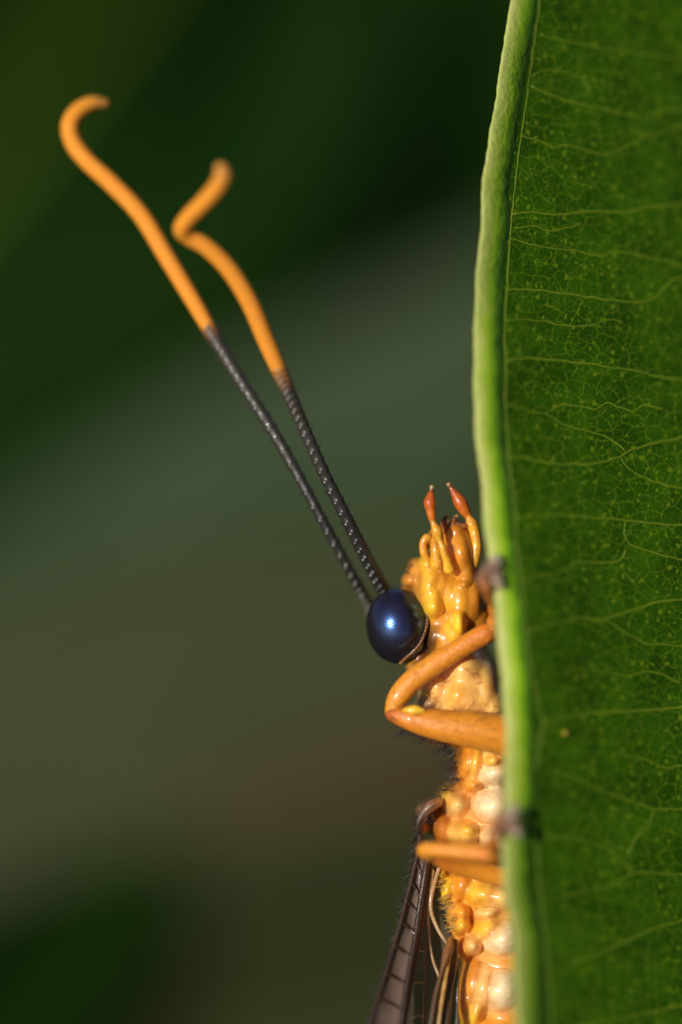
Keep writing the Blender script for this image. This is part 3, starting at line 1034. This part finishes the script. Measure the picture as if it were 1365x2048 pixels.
for pts in ([(892, 1062, 0.05, 8), (888, 1048, 0.04, 7), (890, 1036, 0.04, 4.5), (897, 1031, 0.05, 2.5)],
            [(902, 1054, 0.06, 8), (908, 1042, 0.06, 6), (909, 1034, 0.06, 4), (914, 1032, 0.06, 3.6)]):
    tube('mandible', pts, M_PALP, bug, n=24, sides=10, ramp=lerp3([(0, (0.40, 0.12, 0.015)), (0.7, (0.10, 0.035, 0.014)), (1, (0.5, 0.3, 0.12))]))
tube('mandible', [(922, 1056, 0.05, 7), (930, 1052, 0.05, 6), (940, 1056, 0.06, 4)], M_PALP, bug, n=16, sides=10, ramp=lerp3([(0, (0.36, 0.11, 0.015)), (1, (0.2, 0.06, 0.015))]))


# legs
def surface_hairs(ctrl, count, length, rad, lean, mat, parent, facing=None, name='bristles'):
    s = catmull(ctrl, 120)
    items = []
    for _ in range(count):
        k = random.randint(1, 118)
        c0 = P(*s[k][:3])
        ax = (P(*s[k + 1][:3]) - P(*s[k - 1][:3])).normalized()
        u = ax.orthogonal().normalized()
        v = ax.cross(u)
        an = random.uniform(0, 2 * math.pi)
        dr = u * math.cos(an) + v * math.sin(an)
        if facing and dr.dot(facing) < random.uniform(-0.4, 0.3):
            continue
        items.append((c0 + dr * (s[k][3] / PPU * 0.97), dr + ax * lean + rv(.15), length * random.uniform(.6, 1.25), rad))
    return hairs(name, items, mat, parent)


OR = lerp3([(0, (0.74, 0.29, 0.022)), (0.6, (0.72, 0.26, 0.02)), (0.85, (0.66, 0.20, 0.018)), (1, (0.42, 0.10, 0.015))])
fl = hold('leg', bug)
fem = [(1090, 1495, -0.02, 52), (1040, 1480, -0.045, 46), (1000, 1468, -0.07, 41), (940, 1458, -0.09, 37), (880, 1450, -0.10, 32), (830, 1440, -0.10, 25), (800, 1432, -0.09, 19), (786, 1428, -0.08, 15)]
tib = [(793, 1432, -0.07, 13), (786, 1424, -0.07, 16), (796, 1396, -0.07, 21), (822, 1364, -0.07, 22.5), (860, 1335, -0.07, 22), (905, 1306, -0.07, 21), (945, 1282, -0.07, 20.5), (972, 1267, -0.07, 21), (982, 1262, -0.06, 18)]
tube('femur', fem, M_LEG, fl, n=80, sides=24, lumps=0.02, ramp=OR)
tube('tibia', tib, M_LEG, fl, n=80, sides=22, lumps=0.03, ramp=OR)
tube('knee_spot', [(806, 1425, -0.112, 5), (818, 1421, -0.126, 9), (832, 1420, -0.131, 9.5), (846, 1421, -0.134, 5)], M_PALP, fl, n=24, sides=12, flat=1.0, ramp=lambda t: (0.88, 0.47, 0.035))
surface_hairs(fem, 260, 0.04, 0.0009, -0.8, M_HAIR_BROWN, fl, TOCAM)
surface_hairs(tib, 160, 0.025, 0.0009, 0.8, M_HAIR_BROWN, fl, TOCAM)


def claw_foot(leg, x, y, dd, tars):
    """tarsus reaching up behind the rim, two claws and a pad hooked over it"""
    tube('tarsus', tars, M_LEG, leg, n=60, sides=14, mod=lambda t: 1 + 0.08 * math.cos(2 * math.pi * t * 5), ramp=lerp3([(0, (0.55, 0.2, 0.02)), (0.7, (0.5, 0.16, 0.02)), (1, (0.26, 0.10, 0.04))]))
    grey = lerp3([(0, (0.24, 0.10, 0.05)), (0.4, (0.34, 0.22, 0.16)), (1, (0.62, 0.54, 0.46))])
    for pts in ([(x - 22, y + 12, dd, 8), (x - 10, y - 8, dd - .03, 7), (x + 3, y - 24, dd - .03, 6), (x + 14, y - 31, dd - .005, 3)],
                [(x - 20, y + 13, dd, 8), (x - 4, y - 2, dd - .03, 7), (x + 8, y - 14, dd - .035, 6), (x + 17, y - 22, dd - .01, 3)],
                [(x - 20, y + 14, dd, 8), (x - 2, y + 8, dd - .03, 8), (x + 12, y + 8, dd - .035, 6), (x + 20, y + 12, dd - .01, 3)],
                [(x - 20, y + 16, dd, 8), (x, y + 16, dd - .03, 9), (x + 13, y + 25, dd - .035, 8), (x + 20, y + 34, dd - .01, 4)]):
        tube('claw', pts, M_CLAW, leg, n=24, sides=10, ramp=grey)
    items = []
    for _ in range(60):
        b_ = P(x + random.uniform(-16, 12), y + random.uniform(-18, 22), dd - 0.045)
        items.append((b_, Vector((random.uniform(-.4, 1), -0.5, random.uniform(-.8, .8))), 0.03 * random.uniform(.6, 1.3), 0.0015))
    hairs('bristles', items, M_HAIR_BROWN, leg)


dl = leaf_d(1000, 1140)
claw_foot(fl, 986, 1142, dl - 0.03, [(984, 1262, -0.07, 17), (990, 1236, -0.10, 14), (988, 1205, -0.18, 13), (974, 1178, dl - 0.03, 12), (966, 1156, dl - 0.06, 13)])

ml = hold('leg', bug)
mfem = [(1080, 1772, -0.06, 20), (1010, 1754, -0.09, 20), (950, 1741, -0.12, 19), (900, 1728, -0.17, 17), (860, 1704, -0.23, 14)]
mtib = [(858, 1712, -0.24, 12), (850, 1700, -0.28, 15), (880, 1700, -0.32, 16), (930, 1704, -0.36, 16), (975, 1709, -0.40, 16), (992, 1711, -0.42, 14)]
tube('femur', mfem, M_LEG, ml, n=60, sides=18, lumps=0.02, ramp=OR)
tube('tibia', mtib, M_LEG, ml, n=60, sides=18, lumps=0.02, ramp=OR)
surface_hairs(mtib, 100, 0.025, 0.0009, 0.8, M_HAIR_BROWN, ml, TOCAM)
dl2 = leaf_d(1020, 1645)
claw_foot(ml, 1022, 1642, dl2 - 0.035, [(990, 1711, -0.43, 13), (986, 1695, -0.48, 12), (986, 1676, dl2 - 0.05, 12), (994, 1656, dl2 - 0.07, 13)])

# wings
def sheet(name, left, right, mat, parent, n=40, m=6, sag=0.015):
    """membrane between two rails of (x, y, d)"""
    a, b_ = catmull(left, n), catmull(right, n)
    V, F = [], []
    for i in range(n + 1):
        pa, pb = P(*a[i]), P(*b_[i])
        for j in range(m + 1):
            t = j / m
            p = pa.lerp(pb, t)
            p.y += sag * math.sin(math.pi * t) + 0.006 * noise.noise(p * 9)
            V.append(p)
    for i in range(n):
        for j in range(m):
            q = i * (m + 1) + j
            F.append((q, q + 1, q + m + 2, q + m + 1))
    o = mk(name, V, F, mat, parent)
    sd = o.modifiers.new('thickness', 'SOLIDIFY')
    sd.thickness = 0.003
    return o


DV = lerp3([(0, (0.05, 0.022, 0.012)), (1, (0.03, 0.016, 0.011))])
PV = lerp3([(0, (0.55, 0.30, 0.13)), (1, (0.42, 0.28, 0.17))])
RV = lerp3([(0, (0.20, 0.07, 0.02)), (1, (0.14, 0.06, 0.03))])
fw = hold('forewing', bug)
FL = [(842, 1662, 0.06), (834, 1715, 0.02), (816, 1790, -0.03), (795, 1870, -0.09), (768, 1960, -0.17), (742, 2048, -0.25), (700, 2190, -0.35)]
FR = [(858, 1690, 0.04), (852, 1740, 0.0), (842, 1800, -0.02), (832, 1870, -0.06), (816, 1960, -0.13), (803, 2048, -0.20), (778, 2190, -0.29)]
sheet('membrane', FL, FR, M_WING_BROWN, fw)
tube('vein', [(x, y, d, 5.0) for x, y, d in FL], M_ANT, fw, n=60, sides=10, ramp=DV)
tube('vein', [(x, y, d, 6.5) for x, y, d in FR], M_ANT, fw, n=60, sides=10, ramp=DV)
tube('vein', [(x + 8, y + 4, d + 0.03, 4.0) for x, y, d in FR], M_ANT, fw, n=60, sides=8, ramp=RV)
for t in (0.10, 0.19, 0.28, 0.36, 0.45, 0.545, 0.64, 0.74, 0.85, 0.95):
    a = catmull(FL, 100)[int(t * 100)]
    b_ = catmull(FR, 100)[min(100, int(t * 100) + 5)]
    tube('cross_vein', [(a[0], a[1], a[2] - .004, 3.6), ((a[0] + b_[0]) / 2 + 2, (a[1] + b_[1]) / 2 - 1, (a[2] + b_[2]) / 2 + 0.006, 3.0), (b_[0], b_[1], b_[2] - .004, 4.0)], M_ANT, fw, n=10, sides=8, ramp=DV)
# rear field of the forewing, clear
F2 = [(884, 1735, 0.08), (896, 1800, 0.09), (906, 1870, 0.10), (910, 1950, 0.09), (904, 2048, 0.08), (890, 2190, 0.07)]
sheet('membrane', [(x + 4, y, max(d + .03, 0.05)) for x, y, d in FR], F2, M_WING_CLEAR, fw)
tube('vein', [(850, 1724, 0.03, 4), (852, 1780, 0.03, 3.4), (848, 1838, 0.02, 3.6), (853, 1858, 0.02, 3.6), (852, 1920, 0.01, 3.4), (850, 1990, 0.0, 3.4), (846, 2060, 0.0, 3.4), (830, 2190, 0, 3)], M_ANT, fw, n=70, sides=8, ramp=RV)
tube('vein', [(878, 1738, 0.03, 4), (870, 1765, 0.02, 4.4), (862, 1800, 0.01, 4.2), (864, 1828, 0.01, 4.0), (876, 1858, 0.01, 3.8), (888, 1878, 0.01, 3.4), (897, 1890, 0.02, 3.0)], M_PALP, fw, n=60, sides=8, ramp=PV)
tube('vein', [(866, 1742, 0.03, 4), (860, 1790, 0.02, 3.6), (857, 1825, 0.02, 3.4), (858, 1872, 0.02, 3.2), (865, 1915, 0.02, 3.2), (878, 1952, 0.02, 3.0)], M_PALP, fw, n=60, sides=8, ramp=PV)
for y0 in (1905, 1968, 2036):
    tube('cross_vein', [(852, y0, 0.01, 2), (838, y0 - 4, 0.0, 2), (826, y0 + 2, -0.02, 2)], M_PALP, fw, n=10, sides=6, ramp=PV)
tube('wing_base', [(878, 1604, 0.04, 9), (862, 1612, 0.02, 10), (846, 1630, 0.02, 9), (838, 1650, 0.03, 8), (840, 1672, 0.05, 8), (846, 1700, 0.05, 9)], M_ANT, fw, n=40, sides=12, lumps=0.25,
     ramp=lerp3([(0, (0.42, 0.17, 0.06)), (0.25, (0.20, 0.10, 0.06)), (0.5, (0.05, 0.03, 0.02)), (1, (0.02, 0.014, 0.010))]))
items = []
s = catmull(FL, 140)
for k in range(0, 138):
    for _ in range(1):
        b_ = P(*s[k][:3]) + Vector((-0.008, random.uniform(-.01, .01), 0))
        items.append((b_, Vector((-1, random.gauss(-.2, .4), random.gauss(-0.5, .5))), 0.035 * random.uniform(.5, 1.6), 0.0015))
hairs('bristles', items, M_HAIR_BLACK, fw)

hw = hold('hindwing', bug)
HL = [(902, 1878, -0.03, 5), (896, 1905, -0.06, 10), (884, 1945, -0.10, 5), (872, 1990, -0.13, 5), (862, 2048, -0.16, 5), (840, 2180, -0.2, 5)]
HR = [(910, 1885, 0.0, 8), (906, 1930, -0.02, 9), (898, 1975, -0.05, 9), (894, 2020, -0.08, 9), (890, 2070, -0.1, 9), (880, 2180, -0.14, 9)]
tube('vein', HL, M_ANT, hw, n=50, sides=12, lumps=0.12, ramp=lerp3([(0, (0.30, 0.12, 0.03)), (0.4, (0.14, 0.06, 0.02)), (1, (0.03, 0.018, 0.012))]))
tube('vein', HR, M_ANT, hw, n=50, sides=12, lumps=0.12, ramp=lerp3([(0, (0.40, 0.16, 0.03)), (0.3, (0.14, 0.07, 0.03)), (1, (0.06, 0.035, 0.02))]))
sheet('membrane', [h[:3] for h in HL], [h[:3] for h in HR], M_WING_BROWN, hw)
tube('vein', [(904, 1890, -0.04, 4), (894, 1940, -0.08, 5), (886, 1990, -0.11, 5), (878, 2048, -0.14, 4), (862, 2180, -0.18, 4)], M_PALP, hw, n=40, sides=8,
     ramp=lerp3([(0, (0.6, 0.28, 0.04)), (0.5, (0.5, 0.28, 0.08)), (1, (0.3, 0.2, 0.1))]))
H2 = [(912, 1900, 0.0), (918, 1960, -0.02), (918, 2020, -0.05), (916, 2090, -0.08), (905, 2180, -0.1)]
sheet('membrane', [h[:3] for h in HR], H2, M_WING_CLEAR, hw)

# body bristles
items = []
def tuft(path, count, dirv, spread, L, r, d0, d1):
    s = catmull(path, 60)
    for _ in range(count):
        x, y = s[random.randint(0, 60)]
        items.append((P(x + random.uniform(-2, 5), y, random.uniform(d0, d1)), Vector(dirv) + rv(spread), L * random.uniform(.45, 1.2), r))
tuft([(815, 1452), (845, 1470), (880, 1480), (905, 1495), (912, 1525), (922, 1555)], 170, (-1, -0.15, -0.45), 0.30, 0.085, 0.0018, 0.0, 0.16)
tuft([(922, 1560), (905, 1572), (888, 1585), (878, 1604), (858, 1618), (838, 1645)], 90, (-1, -0.15, 0.25), 0.4, 0.055, 0.0017, 0.0, 0.14)
tuft([(838, 1645), (836, 1690), (830, 1730)], 70, (-1, -0.1, -0.5), 0.4, 0.05, 0.0016, 0.02, 0.08)
tuft([(808, 1340), (804, 1362), (800, 1372)], 24, (-1, -.1, -.8), .35, 0.05, 0.0016, 0.05, 0.14)
tuft([(812, 1150), (830, 1128)], 14, (-1, -.1, .8), .35, 0.05, 0.0014, 0.03, 0.14)
hairs('bristles', items, M_HAIR_BLACK, bug)
items = []
tuft([(905, 1430), (940, 1412), (990, 1415)], 60, (-0.15, -0.8, 0.9), 0.4, 0.05, 0.0009, -0.06, 0.0)
tuft([(850, 1390), (875, 1405), (900, 1425)], 60, (-0.5, -0.7, 0.7), 0.4, 0.05, 0.0009, -0.01, 0.05)
tuft([(930, 1340), (950, 1352), (958, 1370)], 40, (0.0, -0.7, 0.6), 0.5, 0.03, 0.0009, -0.05, -0.04)
tuft([(884, 1750), (896, 1785), (908, 1825), (914, 1860)], 120, (-1, -0.2, -0.3), 0.3, 0.055, 0.0018, 0.02, 0.08)
tuft([(870, 1375), (900, 1365), (930, 1420)], 40, (-.3, -0.8, 0.5), 0.5, 0.04, 0.0009, -0.03, 0.02)
tuft([(850, 1130), (858, 1170), (868, 1210)], 30, (-.2, -1, .3), 0.5, 0.025, 0.0008, -0.02, 0.0)
tuft([(900, 1090), (925, 1120), (935, 1150)], 30, (.2, -1, .3), 0.5, 0.025, 0.0008, -0.03, -0.01)
tuft([(955, 1600), (965, 1660), (950, 1780), (975, 1860), (965, 1960)], 60, (-.3, -1, -.2), 0.5, 0.03, 0.0008, -0.045, -0.02)
hairs('bristles', items, M_HAIR_GOLD, bug)
